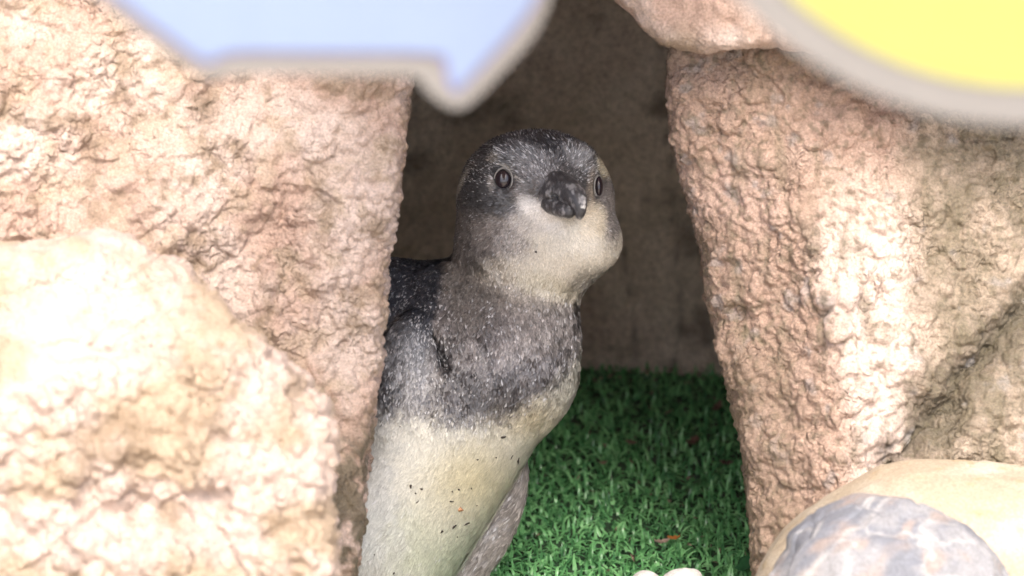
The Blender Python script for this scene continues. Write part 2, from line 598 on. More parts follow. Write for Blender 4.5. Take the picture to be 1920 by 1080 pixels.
def cave():
    nu, nv = 260, 220
    u = np.linspace(-86, 86, nu) * math.pi / 180
    t = np.linspace(0, 1, nv)
    # vertical profile: wall straight, then arches forward into the roof
    ang = np.clip((t - .45) / .55, 0, 1) * (math.pi / 2)
    zz = np.where(t < .45, -.03 + t / .45 * .37, .34 + .24 * np.sin(ang))
    rr = np.where(t < .45, 1.0, np.cos(ang) * .98 + .02)
    out = []
    for off in (0, .05):
        Uu, T = np.meshgrid(u, np.arange(nv), indexing='ij')
        r = rr[T]; z = zz[T] + off * np.sin(ang[T])
        x = .05 + (.36 + off) * np.sin(Uu) * r
        y = 2.72 + (.300 + off) * np.sign(np.cos(Uu)) * np.abs(np.cos(Uu)) ** .75 * r
        p = np.stack([x.ravel(), y.ravel(), z.ravel()], 1)
        if off == 0:
            q = p * 1000
            nrm = np.stack([np.sin(Uu).ravel(), np.cos(Uu).ravel(), 0.3 * np.sin(ang[T]).ravel()], 1)
            h = .012 * fbm(q * np.array([1, 1, .6]), 90, 4, 701) + .006 * ridged(q * np.array([1, 1, .5]), 40, 3, 711) + .0035 * fbm(q, 14, 3, 721)
            # near vertical cracks
            cr = crack(q)
            h = h + .005 * np.exp(-(cr / 1.6) ** 2)
            p = p + nrm * h[:, None]
        out.append(p)
    p = np.concatenate(out)
    i = np.arange(nu * nv).reshape(nu, nv); j = i + nu * nv
    q1 = np.stack([i[:-1, :-1].ravel(), i[:-1, 1:].ravel(), i[1:, 1:].ravel(), i[1:, :-1].ravel()], 1)
    q2 = np.stack([j[:-1, :-1].ravel(), j[1:, :-1].ravel(), j[1:, 1:].ravel(), j[:-1, 1:].ravel()], 1)
    e = [np.stack([i[k, :-1], j[k, :-1], j[k, 1:], i[k, 1:]], 1) for k in (0, -1)]
    e += [np.stack([i[:-1, k], j[:-1, k], j[1:, k], i[1:, k]], 1) for k in (0, -1)]
    s = p * 1000
    c = mixv(np.tile(np.array([.42, .32, .255]), (len(p), 1)), np.array([.60, .50, .41]), sstep(-.3, .4, fbm(s * np.array([1, 1, .6]), 90, 4, 741)))
    c = mixv(c, np.array([.17, .135, .11]), sstep(.1, .5, fbm(s, 35, 4, 751)) * .7)
    c = mixv(c, np.array([.11, .09, .075]), np.exp(-(crack(s) / 1.5) ** 2) * .6)
    tag(mkobj('cave_wall', p, np.concatenate([q1, q2] + e), M_cave, None, c),
        'dark brown curved plaster wall at the back of the little cave', 'cave wall')


cave()


# rounded stones
def stone(name, c, r, rot, seed, colfn, label, fac=0.0, power=2.3, cat='stone', res=90, group=None):
    nu, nv = res * 2, res
    u = np.linspace(0, 2 * math.pi, nu, endpoint=False); v = np.linspace(0, math.pi, nv)
    Uu, V = np.meshgrid(u, v, indexing='ij')
    d = np.stack([np.cos(Uu) * np.sin(V), np.cos(V), np.sin(Uu) * np.sin(V)], -1).reshape(-1, 3)
    L = (np.abs(d) ** power).sum(1) ** (-1 / power)
    p = d * L[:, None]
    p = p * (1 + .10 * noise3(d + 3, .9, seed) + .03 * noise3(d + 3, .35, seed + 3))[:, None]
    p = p * np.array(r)
    ca, sa = math.cos(rot), math.sin(rot)
    p = np.stack([p[:, 0] * ca - p[:, 1] * sa, p[:, 0] * sa + p[:, 1] * ca, p[:, 2]], 1)
    p = p + (2.6 * fbm(p, 40, 4, seed + 9) + fac * facets(p, 150, seed + 11) + fac * .35 * facets(p, 55, seed + 21))[:, None] * d
    col = colfn(p)
    g = p + np.array(c)
    i = np.arange(nu * nv).reshape(nu, nv); i = np.concatenate([i, i[:1]])
    q = np.stack([i[:-1, :-1].ravel(), i[1:, :-1].ravel(), i[1:, 1:].ravel(), i[:-1, 1:].ravel()], 1)
    o = mkobj(name, W(g[:, 0], g[:, 1], g[:, 2]), q, M_stone, None, col)
    return tag(o, label, cat, group)


def col_tan(p):
    c = mixv(np.tile(np.array([.36, .295, .215]), (len(p), 1)), np.array([.44, .385, .31]), sstep(-.3, .4, fbm(p, 120, 3, 801)))
    c = mixv(c, np.array([.36, .25, .12]), sstep(.25, .5, fbm(p, 30, 4, 803)) * .5)
    return c


def col_grey(p):
    q = np.stack([p[:, 0] * .75 + p[:, 1] * .66, (-p[:, 0] * .66 + p[:, 1] * .75) * .34, p[:, 2]], 1)
    q = q + 16 * np.stack([fbm(p, 70, 3, 811), fbm(p, 70, 3, 821) * .35, 0 * p[:, 0]], 1)
    t = fbm(q, 50, 5, 813)
    c = mixv(np.tile(np.array([.165, .17, .19]), (len(p), 1)), np.array([.25, .245, .25]), sstep(-.2, .35, t))
    c = mixv(c, np.array([.30, .235, .20]), sstep(.0, .4, fbm(q, 40, 3, 815)) * .7)
    f = np.abs(fbm(q, 60, 3, 817))
    c = mixv(c, np.array([.42, .40, .38]), np.exp(-(f / .05) ** 2) * .6)
    return c


def col_white(p):
    return np.tile(np.array([.50, .485, .46]), (len(p), 1)) * (1 + .08 * fbm(p, 20, 3, 821))[:, None]


stone('tan_stone', (1852, 1262, Wd(2.86)), (456, 382, 230), -.10, 31, col_tan, 'smooth yellow tan stone behind the grey striped one at the lower right', power=2.6, fac=7, res=150)
stone('striped_stone', (1692, 1300, Wd(2.77)), (300, 350, 190), -.10, 35, col_grey, 'smooth grey stone with diagonal pinkish stripes at the lower right', power=2.1, fac=20, res=170)
stone('white_stone', (1280, 1137, Wd(2.93)), (52, 72, 52), 0, 41, col_white, 'rounded white stone, the bigger one, at the front edge of the turf', res=36)
stone('white_stone', (1212, 1146, Wd(2.93)), (42, 74, 46), 0, 45, col_white, 'smaller rounded white stone, just left of the bigger white one', res=36)


# ---------------------------------------------------------------- turf
def turf():
    x0, x1, y0, y1 = -.20, .34, 2.60, 3.06
    nx, ny = 40, 40
    X, Y = np.meshgrid(np.linspace(x0, x1, nx), np.linspace(y0, y1, ny), indexing='ij')
    p = np.stack([X.ravel(), Y.ravel(), np.zeros(X.size)], 1)
    i = np.arange(nx * ny).reshape(nx, ny)
    q = np.stack([i[:-1, :-1].ravel(), i[1:, :-1].ravel(), i[1:, 1:].ravel(), i[:-1, 1:].ravel()], 1)
    j = q + nx * ny
    pb = p.copy(); pb[:, 2] -= .004
    side = []
    for a in (i[0], i[-1], i[:, 0], i[:, -1]):
        side.append(np.stack([a[:-1], a[1:], a[1:] + nx * ny, a[:-1] + nx * ny], 1))
    c = np.tile(np.array([.03, .06, .035]), (2 * len(p), 1))
    base = mkobj('turf_mat', np.concatenate([p, pb]), np.concatenate([q, j[:, ::-1]] + side), M_turf, None, c)
    tag(base, 'dark green backing of the artificial turf on the cave floor', 'turf mat')
    N = 21000
    tx = rng.uniform(x0, x1, N); ty = rng.uniform(y0, y1, N)
    # blades stand in rows of tufts
    tx = np.round(tx / .0052) * .0052 + rng.normal(0, .0014, N)
    ty = np.round(ty / .0060) * .0060 + rng.normal(0, .0014, N)
    az = rng.uniform(0, 2 * math.pi, N)
    L = rng.uniform(.008, .0145, N)
    bend = rng.uniform(1.0, 3.0, N) * np.where(rng.random(N) < .25, -.6, 1)
    lean0 = rng.uniform(.1, 1.25, N)
    wd = rng.uniform(.00085, .0013, N)
    S = 6
    dirx, diry = np.cos(az), np.sin(az)
    px, py, pz = tx.copy(), ty.copy(), np.full(N, -.0005)
    V = []
    for s in range(S + 1):
        f = s / S
        w = wd * (1 - .75 * max(0, f - .45) / .55)
        ang = lean0 + bend * f
        nxn, nzn = -np.cos(ang), np.sin(ang)
        # cross section: ridge in the middle, two edges
        ex, ey = -diry * w, dirx * w
        up = .35 * w
        V.append(np.stack([np.stack([px + ex, py + ey, pz], 1),
                           np.stack([px + dirx * nxn * up, py + diry * nxn * up, pz + nzn * up + 0], 1),
                           np.stack([px - ex, py - ey, pz], 1)], 1))
        st = L / S
        px = px + dirx * np.sin(ang) * st; py = py + diry * np.sin(ang) * st; pz = np.maximum(pz + np.cos(ang) * st, .0004)
    V = np.stack(V, 1)                      # N, S+1, 3, 3
    idx = np.arange(N * (S + 1) * 3).reshape(N, S + 1, 3)
    F = []
    for a in (0, 1):
        F.append(np.stack([idx[:, :-1, a], idx[:, :-1, a + 1], idx[:, 1:, a + 1], idx[:, 1:, a]], -1).reshape(-1, 4))
    g = np.array([.125, .34, .125]); g2 = np.array([.25, .54, .23]); g3 = np.array([.06, .19, .075])
    r = rng.uniform(0, 1, N)
    c = np.where(r[:, None] < .5, g + (g2 - g) * (r[:, None] * 2), g3 + (g - g3) * (2 - 2 * r[:, None]))
    c = np.repeat(c, (S + 1) * 3, axis=0)
    o = mkobj('artificial_grass', V.reshape(-1, 3), np.concatenate(F), M_turf, None, c)
    tag(o, 'curly green plastic grass covering the cave floor', 'grass', None, 'stuff')


turf()


# bits lying on the turf
def g_at(px, py, z=.006):
    sy = (540 - py) / K
    d = (CAM_H - z) / (math.sin(PITCH) - sy * math.cos(PITCH))
    return ORG + d * (FV + (px - 960) / K * RV + sy * UV)


def leaf_bit(px, py, L, Wd_, rot, col, label, curl=.4, name='dry_leaf', cat='leaf', z=.010):
    nx, ny = 9, 5
    s = np.linspace(-1, 1, nx); t = np.linspace(-1, 1, ny)
    S, T = np.meshgrid(s, t, indexing='ij')
    wid = Wd_ * np.sqrt(np.clip(1 - S ** 2, .02, 1)) * (1 + .3 * np.sin(S * 7 + px))
    x = S * L; y = T * wid
    z = curl * L * (S ** 2 * .6 + (T * .6) ** 2 * .5) + .0006 * np.sin(S * 9 + T * 5) + z
    ca, sa = math.cos(rot), math.sin(rot)
    c0 = g_at(px, py, .008)
    P = np.stack([(c0[0] + x * ca - y * sa).ravel(), (c0[1] + x * sa + y * ca).ravel(), z.ravel()], 1)
    P2 = P.copy(); P2[:, 2] -= .0004
    i = np.arange(nx * ny).reshape(nx, ny); n = nx * ny
    q = np.stack([i[:-1, :-1].ravel(), i[1:, :-1].ravel(), i[1:, 1:].ravel(), i[:-1, 1:].ravel()], 1)
    side = [np.stack([a[:-1], a[1:], a[1:] + n, a[:-1] + n], 1) for a in (i[0], i[-1], i[:, 0], i[:, -1])]
    cols = np.tile(np.array(col), (2 * n, 1)) * (1 + .3 * fbm(np.concatenate([P, P]) * 1000, 3, 2, 5))[:, None]
    tag(mkobj(name, np.concatenate([P, P2]), np.concatenate([q, q[:, ::-1] + n] + side), M_bit, None, cols), label, cat)


leaf_bit(1345, 768, .0075, .0028, 1.2, (.20, .14, .10), 'crumpled brown leaf on the turf beside the right rock, highest in the grass')
leaf_bit(1298, 832, .0062, .0034, .9, (.19, .11, .08), 'curled reddish brown leaf on the turf, the darkest one')
leaf_bit(1184, 834, .0040, .0022, -.4, (.24, .16, .12), 'small brown leaf scrap in the middle of the turf')
leaf_bit(1131, 872, .0028, .0016, .3, (.26, .17, .12), 'tiny reddish scrap on the turf near the penguin')
leaf_bit(1362, 872, .0048, .0022, -.2, (.18, .12, .09), 'brown leaf scrap half sunk in turf close to the right rock')
leaf_bit(1241, 1020, .0052, .0024, .2, (.33, .24, .20), 'pale brown leaf scrap on the turf above the white stones')
leaf_bit(1263, 1013, .0042, .0020, .1, (.55, .20, .05), 'bright orange scrap on the turf above the white stones')
leaf_bit(1402, 1060, .0150, .0058, 1.1, (.03, .12, .045), 'flat dark green leaf at the foot of the right rock', .15, 'green_leaf')

def litter():
    n = 90
    V, F, C = [], [], []
    k = 0
    for i in range(n):
        back = i > 50
        x = rng.uniform(-.02, .17); y = rng.uniform(2.985, 3.01) if back else rng.uniform(2.68, 3.0)
        r = rng.uniform(.0007, .0022)
        p = rng.normal(0, 1, (4, 3)) * r + np.array([x, y, .006 if not back else .009])
        V.append(p); F += [(k, k + 1, k + 2), (k, k + 2, k + 3), (k, k + 3, k + 1), (k + 1, k + 3, k + 2)]
        C.append(np.tile(GC((.20, .14, .10)) * rng.uniform(.5, 1.8), (4, 1))); k += 4
    tag(mkobj('turf_litter', np.concatenate(V), np.array(F), M_bit, None, np.concatenate(C), smooth=False),
        'fine brown crumbs scattered in the green turf', None, None, 'stuff')


litter()

# ---------------------------------------------------------------- penguin
def ell(X, Y, Z, c, r, rot=0.0, yaw=0.0):
    x, y, z = X - c[0], Y - c[1], Z - c[2]
    if rot:
        ca, sa = math.cos(rot), math.sin(rot)
        x, y = x * ca + y * sa, -x * sa + y * ca
    if yaw:
        ca, sa = math.cos(yaw), math.sin(yaw)
        x, z = x * ca + z * sa, -x * sa + z * ca
    k0 = np.sqrt((x / r[0]) ** 2 + (y / r[1]) ** 2 + (z / r[2]) ** 2)
    k1 = np.sqrt((x / r[0] ** 2) ** 2 + (y / r[1] ** 2) ** 2 + (z / r[2] ** 2) ** 2)
    return k0 * (k0 - 1) / (k1 + 1e-6)


def cone(X, Y, Z, a, ra, b, rb):
    a = np.array(a, float); b = np.array(b, float); ab = b - a
    t = np.clip(((X - a[0]) * ab[0] + (Y - a[1]) * ab[1] + (Z - a[2]) * ab[2]) / (ab @ ab), 0, 1)
    return np.sqrt((X - a[0] - t * ab[0]) ** 2 + (Y - a[1] - t * ab[1]) ** 2 + (Z - a[2] - t * ab[2]) ** 2) - (ra + (rb - ra) * t)


EYE_L = (944, 337); EYE_R = (1121, 350)


def penguin_sdf(X, Y, Z):
    head = ell(X, Y, Z, (1003, 372, 15), (146, 122, 150))
    chin = ell(X, Y, Z, (1008, 448, 10), (150, 92, 132))
    d = smin(head, chin, 30)
    d = smin(d, ell(X, Y, Z, (1085, 455, 40), (72, 62, 88)), 30)
    d = smin(d, cone(X, Y, Z, (1022, 362, 90), 70, (1050, 366, 160), 34), 42)           # face towards the bill
    d = smin(d, ell(X, Y, Z, (985, 300, 110), (60, 26, 34), .2), 26)                    # brow
    d = smin(d, ell(X, Y, Z, (1082, 298, 90), (34, 24, 34), .5), 22)
    neck = cone(X, Y, Z, (972, 530, -5), 112, (945, 690, -10), 139)
    d = smin(d, neck, 60)
    torso = cone(X, Y, Z, (872, 678, -50), 196, (645, 1004, -60), 216)
    d = smin(d, torso, 26)
    d = smin(d, ell(X, Y, Z, (930, 668, 30), (154, 128, 132), -.5), 34)                 # crop
    # folded flipper on the near side
    fl = ell(X, Y, Z, (748, 745, 100), (66, 165, 58), .22, -.35)
    d = smin(d, ell(X, Y, Z, (730, 640, -60), (150, 156, 140)), 30)
    d = smin(d, fl, 20)
    # flipper hanging behind the belly on the far side
    f2 = ell(X, Y, Z, (886, 990, -95), (76, 172, 17), .50, -.15)
    d = smin(d, f2, 14)
    # fold between neck and wing
    d = smax(d, -(cone(X, Y, Z, (812, 622, 118), 7, (838, 684, 138), 11)), 12)
    # eye hollows
    d = smax(d, -ell(X, Y, Z, (EYE_L[0] + 2, EYE_L[1], 160), (25, 28, 22)), 10)
    d = smax(d, -ell(X, Y, Z, (EYE_R[0] + 6, EYE_R[1], 112), (19, 27, 26)), 10)
    # stands on the turf
    zw = CAM_H - (3.0 - Z * U) * (math.sin(PITCH) - (540 - Y) / K * math.cos(PITCH))
    d = smax(d, (-.002 - zw) / U, 12)
    return d


# colour of the plumage over the body
GC = np.array
def blob(c, x, y, cx, cy, rx, ry, rot, col, op=1.0, soft=.35, nz=0):
    ca, sa = math.cos(rot), math.sin(rot)
    dx, dy = x - cx, y - cy
    a = (dx * ca + dy * sa) / rx; b = (-dx * sa + dy * ca) / ry
    r = np.sqrt(a * a + b * b) + nz
    t = (1 - sstep(1 - soft, 1 + soft, r)) * op
    return c + (GC(col) - c) * t[:, None]


def plumage(v):
    x, y, w = v[:, 0], v[:, 1], v[:, 2]
    n1 = fbm(v, 26, 3, 901); n2 = fbm(v, 8, 2, 905); n3 = fbm(v, 70, 3, 907)
    nz = .14 * n1 + .06 * n2
    belly = np.tile(GC((.58, .57, .50)), (len(v), 1))
    belly = mixv(belly, GC((.46, .52, .40)), sstep(880, 1060, y + 30 * n3) * .75)
    belly = mixv(belly, GC((.45, .46, .45)), (1 - sstep(700, 800, x + 40 * n1 - .1 * (y - 900))) * .8)
    belly = mixv(belly, GC((.60, .54, .33)), np.exp(-((x - 890) / 80) ** 2 - ((y - 890) / 70) ** 2) * .7)
    belly = mixv(belly, GC((.58, .50, .33)), np.exp(-((x - 1000) / 60) ** 2 - ((y - 775) / 40) ** 2) * .7)
    c = belly
    # breast band
    yb = np.interp(x, [650, 700, 760, 840, 900, 960, 1010, 1050, 1085], [765, 768, 778, 792, 790, 772, 742, 705, 660])
    band = 1 - sstep(-42, 44, y - yb + 26 * n1 + 22 * n2)
    gcol = mixv(np.tile(GC((.078, .073, .077)), (len(v), 1)), GC((.165, .153, .155)), sstep(-.25, .35, n1 + .3 * n3))
    c = c + (gcol - c) * band[:, None]
    c = blob(c, x, y, 1015, 605, 76, 62, .3, (.235, .215, .205), .7, .5, nz)
    c = blob(c, x, y, 880, 740, 130, 46, .05, (.055, .052, .055), .7, .5, nz)
    c = blob(c, x, y, 1030, 690, 50, 40, -.6, (.075, .07, .072), .5, .5, nz)
    # lower face and throat
    c = blob(c, x, y, 1005, 518, 150, 54, .0, (.34, .31, .27), .7, .5, nz)
    c = blob(c, x, y, 890, 535, 50, 85, .1, (.125, .115, .108), .85, .5, nz)
    c = blob(c, x, y, 1052, 462, 126, 60, .0, (.64, .59, .50), 1, .35, nz)
    c = blob(c, x, y, 1020, 528, 70, 24, .3, (.46, .42, .32), .7, .5, nz)
    # cheek
    c = blob(c, x, y, 890, 430, 78, 74, .25, (.105, .097, .095), 1, .4, nz)
    c = blob(c, x, y, 955, 445, 52, 36, .4, (.22, .20, .19), .8, .5, nz)
    c = blob(c, x, y, 945, 505, 46, 28, 0, (.34, .31, .26), .6, .5, nz)
    # upper head
    top = 1 - sstep(-14, 14, y - np.interp(x, [850, 900, 960, 1000, 1090, 1130, 1160], [395, 398, 392, 376, 385, 400, 425]) + 12 * n1)
    c = c + (GC((.068, .066, .068)) - c) * top[:, None]
    c = blob(c, x, y, 1142, 395, 20, 60, -.1, (.17, .155, .15), .9, .4, nz)
    c = blob(c, x, y, 990, 372, 46, 22, .2, (.19, .165, .15), .8, .5, nz)
    c = blob(c, x, y, 905, 355, 52, 42, .1, (.034, .036, .040), .95, .4, nz)
    c = blob(c, x, y, 945, 378, 34, 24, 0, (.042, .042, .046), .9, .4, nz)
    c = blob(c, x, y, 1000, 278, 130, 38, .02, (.034, .035, .042), .95, .35, nz)
    c = blob(c, x, y, 1010, 318, 46, 26, .5, (.16, .155, .16), .55, .5, nz)
    c = blob(c, x, y, 1082, 300, 26, 18, .6, (.17, .165, .17), .55, .5, nz)
    c = blob(c, x, y, 932, 300, 14, 8, -.2, (.24, .22, .19), .6, .5, 0)
    c = blob(c, x, y, 955, 317, 14, 6, .6, (.36, .34, .30), .8, .5, 0)
    c = blob(c, x, y, 924, 346, 4, 15, -.25, (.36, .34, .31), .7, .5, 0)
    c = blob(c, x, y, 972, 335, 18, 4, .4, (.34, .32, .29), .7, .5, 0)
    c = blob(c, x, y, 1127, 316, 10, 20, -.5, (.44, .40, .30), .85, .5, 0)
    c = blob(c, x, y, 1104, 352, 8, 32, .05, (.20, .17, .14), .8, .5, 0)
    c = blob(c, x, y, 1010, 362, 30, 16, .25, (.080, .074, .072), .9, .5, 0)
    c = blob(c, x, y, 945, 340, 36, 38, 0, (.05, .05, .053), .45, .5, 0)
    # white at the corner of the bill
    c = blob(c, x, y, 1018, 402, 44, 20, .62, (.80, .77, .74), 1, .4, .1 * n1)
    c = blob(c, x, y, 990, 416, 34, 16, .4, (.50, .47, .45), .7, .5, nz)
    c = blob(c, x, y, 1106, 412, 24, 30, .0, (.68, .60, .47), .9, .4, nz)
    # thin pale line round the crown side
    c = blob(c, x, y, 866, 350, 4, 34, .45, (.30, .285, .25), .6, .6, 0)
    # back, wing
    ne = np.interp(y, [470, 560, 620, 660], [838, 822, 806, 800])
    back = (1 - sstep(-6, 8, x - ne)) * (1 - sstep(640, 690, y)) * (y > 440)
    back = np.where(w < -60, np.maximum(back, (y < 1300) * (x < 1400) * (1 - sstep(-130, -60, w)) * (y > 560) * (y < 860)), back)
    c = c + (GC((.042, .046, .058)) - c) * back[:, None]
    c = blob(c, x, y, 748, 668, 58, 62, .2, (.20, .21, .23), .85, .5, nz)  # shoulder sheen painted in as lighter grey
    c = blob(c, x, y, 770, 720, 40, 46, .3, (.26, .26, .27), .7, .6, nz)
    c = blob(c, x, y, 722, 735, 34, 40, .0, (.035, .037, .044), .9, .5, nz)
    c = blob(c, x, y, 828, 655, 17, 34, -.4, (.030, .030, .034), .9, .5, 0)  # shadow line in the neck fold, painted dark
    # far flipper
    df = ell(x, y, w, (886, 990, -95), (76, 172, 17), .50, -.15)
    dt = cone(x, y, w, (872, 678, -50), 196, (645, 1004, -60), 216)
    ff = sstep(2, 8, dt) * (1 - sstep(4, 12, df)) * (y > 820)
    c = c + (GC((.20, .185, .175)) - c) * ff[:, None]
    lumc = c.mean(1)
    c = c * (1 - .20 * sstep(.3, .5, lumc))[:, None] * GC((1.0, .985, .965))
    return np.clip(c, .004, .95), ff


def build_penguin():
    lo, hi = (400, 225, -300), (1210, 1300, 260)
    v, q = polygonise(penguin_sdf, lo, hi, 3.4)
    q = outward(v, q)
    n = vnormals(v, q)
    v = v + n * (1.6 * fbm(v, 22, 2, 931) + .7 * fbm(v, 7, 2, 933))[:, None]
    col, ff = plumage(v)
    wv = W(v[:, 0], v[:, 1], v[:, 2])
    base = wv[wv[:, 2] < .02].mean(0); base[2] = 0
    root = bpy.data.objects.new('penguin', None)
    root.location = base; root.empty_display_size = .05
    scene.collection.objects.link(root)
    tag(root, 'young grey and white penguin peering out of the rock cave on green turf', 'penguin')
    body = mkobj('body', wv - base, q[:, ::-1], M_skin, root, col * .9)

    # plumage: short flat feathers laid over the skin
    a, b, c_, d_ = (v[q[:, i]] for i in range(4))
    area = np.linalg.norm(np.cross(c_ - a, d_ - b), axis=1) * .5
    cen = (a + b + c_ + d_) / 4
    fn = np.cross(c_ - a, d_ - b); fn /= np.linalg.norm(fn, axis=1, keepdims=True) + 1e-9
    wgt = area * np.where(fn[:, 2] > -.25, 1.0, .12)
    # finer and denser on the head
    wgt = wgt * np.where(cen[:, 1] < 560, 2.6, 1.0) * np.where(cen[:, 1] > 830, .7, 1)
    zw = W(cen[:, 0], cen[:, 1], cen[:, 2])[:, 2]
    wgt[zw < .006] = 0
    _, ffc = plumage(cen)
    wgt = wgt * (1 - .6 * ffc)
    for e, rr in ((EYE_L, 21), (EYE_R, 15)):
        wgt[((cen[:, 0] - e[0] - 2) / (rr if e is EYE_L else 12)) ** 2 + ((cen[:, 1] - e[1]) / 24) ** 2 < 1] = 0
    N = 230000
    idx = rng.choice(len(q), N, p=wgt / wgt.sum())
    s, t = rng.random(N)[:, None], rng.random(N)[:, None]
    P = (a[idx] * (1 - s) + b[idx] * s) * (1 - t) + (d_[idx] * (1 - s) + c_[idx] * s) * t
    nn = n[q[idx, 0]]
    x, y, w = P.T
    # lie of the feathers: away from the bill on the head, then down the body
    bill = GC((1052, 362, 175.))
    away = P - bill
    away[:, 2] -= 40
    away /= np.linalg.norm(away, axis=1, keepdims=True)
    down = np.tile(GC((-.12, 1.0, .1)), (N, 1))
    hm = (1 - sstep(400, 540, y))[:, None]
    flow = away * hm + down * (1 - hm)
    lowb = sstep(760, 900, y)[:, None]
    flow = flow * (1 - lowb) + GC((-.55, .85, 0)) * lowb
    swirl = np.stack([noise3(P, 34, 951), noise3(P, 34, 953), noise3(P, 34, 955)], 1)
    flow = flow + swirl * (.35 + .5 * (1 - sstep(300, 350, y))[:, None]) + rng.normal(0, .16, (N, 3))
    flow -= nn * np.einsum('ij,ij->i', flow, nn)[:, None]
    flow /= np.linalg.norm(flow, axis=1, keepdims=True) + 1e-9
    side = np.cross(nn, flow)
    head = 1 - sstep(480, 600, y)
    cf, _ = plumage(P)
    lum = cf.mean(1)
    dark = 1 - sstep(.25, .42, lum)
    tilt = (.35 + .65 * dark) * (.55 * noise3(P, 11, 961) + rng.normal(0, .22, N)) * (1 - .6 * sstep(790, 850, y))
    side = side * np.cos(tilt)[:, None] + nn * np.sin(tilt)[:, None]
    crown = 1 - sstep(270, 330, y)
    bellym = sstep(790, 850, y)
    L = (14 - 4.0 * head + 4 * bellym + 6 * crown) * rng.uniform(.65, 1.3, N)
    wd = (2.7 - 1.3 * head - .9 * bellym + .1 * crown) * rng.uniform(.7, 1.3, N)
    lift = (2.0 - .6 * head + 2.6 * crown - 1.2 * bellym) * rng.uniform(.3, 1.8, N) + .3
    P0 = P + nn * .1
    mid = P + flow * (L * .5)[:, None] + nn * (lift * .75)[:, None]
    tip = P + flow * L[:, None] + nn * (lift * rng.uniform(.5, 1.5, N))[:, None]
    V = np.stack([P0 - side * (wd * .5)[:, None], P0 + side * (wd * .5)[:, None], mid + side * wd[:, None], tip, mid - side * wd[:, None]], 1)
    # pale tips on the dark parts, soft variation elsewhere
    var = np.exp(rng.normal(0, .08 + .17 * dark + .15 * dark * (y < 345), N))
    cf = cf * var[:, None]
    wet_sheen = .30 * np.exp(-((x - 750) / 60) ** 2 - ((y - 650) / 70) ** 2) + .03 * (x < 840) * (y > 480) * (y < 780)  # wet sheen painted as extra pale tips on shoulder and back
    pt = (rng.random(N) < wet_sheen * dark + (.02 + .03 * (y > 560) + .10 * (y < 345)) * dark * (1 - sstep(.0, .05, .045 - lum) * .55))
    cf[pt] = cf[pt] * .4 + GC((.36, .36, .37)) * rng.uniform(.5, 1.1, (pt.sum(), 1))
    cf = np.clip(cf, .006, .9)
    C = np.repeat(cf, 5, axis=0).reshape(N, 5, 3)
    C[:, 3] = np.clip(C[:, 3] * 1.25, 0, .95); C[:, :2] *= .85
    ii = np.arange(N * 5).reshape(N, 5)
    F = np.concatenate([ii[:, [0, 1, 2, 4]], ii[:, [4, 2, 3, 3]]])
    # quads + triangles: use triangles throughout
    T = np.concatenate([ii[:, [0, 1, 2]], ii[:, [0, 2, 4]], ii[:, [4, 2, 3]]])
    VV = V.reshape(-1, 3)
    pw = W(VV[:, 0], VV[:, 1], VV[:, 2]) - base
    f = mkobj('plumage', pw, T, M_feather, root, C.reshape(-1, 3), smooth=False)
    f['kind'] = 'stuff'

    # eyes
    def surf_w(px, py):
        zs = np.arange(260, -50, -1.0)
        vals = penguin_sdf(np.full(zs.shape, px, float), np.full(zs.shape, py, float), zs)
        k = np.argmax(vals < 0)
        return zs[k]

    def ball(name, c, r, mat, parent, yaw=0.0, cols=None):
        nu, nv = 36, 20
        u = np.linspace(0, 2 * math.pi, nu, endpoint=False); vv = np.linspace(0.001, math.pi - .001, nv)
        Uu, V_ = np.meshgrid(u, vv, indexing='ij')
        p = np.stack([np.cos(Uu) * np.sin(V_) * r[0], np.cos(V_) * r[1], np.sin(Uu) * np.sin(V_) * r[2]], -1).reshape(-1, 3)
        ca, sa = math.cos(yaw), math.sin(yaw)
        p = np.stack([p[:, 0] * ca + p[:, 2] * sa, p[:, 1], -p[:, 0] * sa + p[:, 2] * ca], 1) + np.array(c)
        i = np.arange(nu * nv).reshape(nu, nv); i = np.concatenate([i, i[:1]])
        qq = np.stack([i[:-1, :-1].ravel(), i[1:, :-1].ravel(), i[1:, 1:].ravel(), i[:-1, 1:].ravel()], 1)
        return mkobj(name, W(p[:, 0], p[:, 1], p[:, 2]) - base, qq, mat, parent)

    def ring(name, c, r, tube, mat, parent, yaw):
        nu, nv = 48, 10
        u = np.linspace(0, 2 * math.pi, nu, endpoint=False); vv = np.linspace(0, 2 * math.pi, nv, endpoint=False)
        Uu, V_ = np.meshgrid(u, vv, indexing='ij')
        tb = tube * (1 + .35 * np.sin(Uu * 3 + 1) * .5)
        p = np.stack([np.cos(Uu) * (r[0] + tb * np.cos(V_)), np.sin(Uu) * (r[1] + tb * np.cos(V_)), tb * np.sin(V_)], -1).reshape(-1, 3)
        ca, sa = math.cos(yaw), math.sin(yaw)
        p = np.stack([p[:, 0] * ca + p[:, 2] * sa, p[:, 1], -p[:, 0] * sa + p[:, 2] * ca], 1) + np.array(c)
        i = np.arange(nu * nv).reshape(nu, nv); i = np.concatenate([i, i[:1]]); i = np.concatenate([i, i[:, :1]], 1)
        qq = np.stack([i[:-1, :-1].ravel(), i[1:, :-1].ravel(), i[1:, 1:].ravel(), i[:-1, 1:].ravel()], 1)
        return mkobj(name, W(p[:, 0], p[:, 1], p[:, 2]) - base, qq, mat, parent)

    m_eye = plain('eye_dark', (.020, .014, .018), .18, .5, .1, 900, .4)
    m_lid = plain('eyelid_grey', (.25, .24, .225), .45, .4, .25, 2500)
    wl = surf_w(EYE_L[0] + 2, EYE_L[1]); wr = surf_w(EYE_R[0] + 3, EYE_R[1])
    e1 = ball('eye', (EYE_L[0], EYE_L[1], wl - 5), (17, 20.5, 15), m_eye, root)
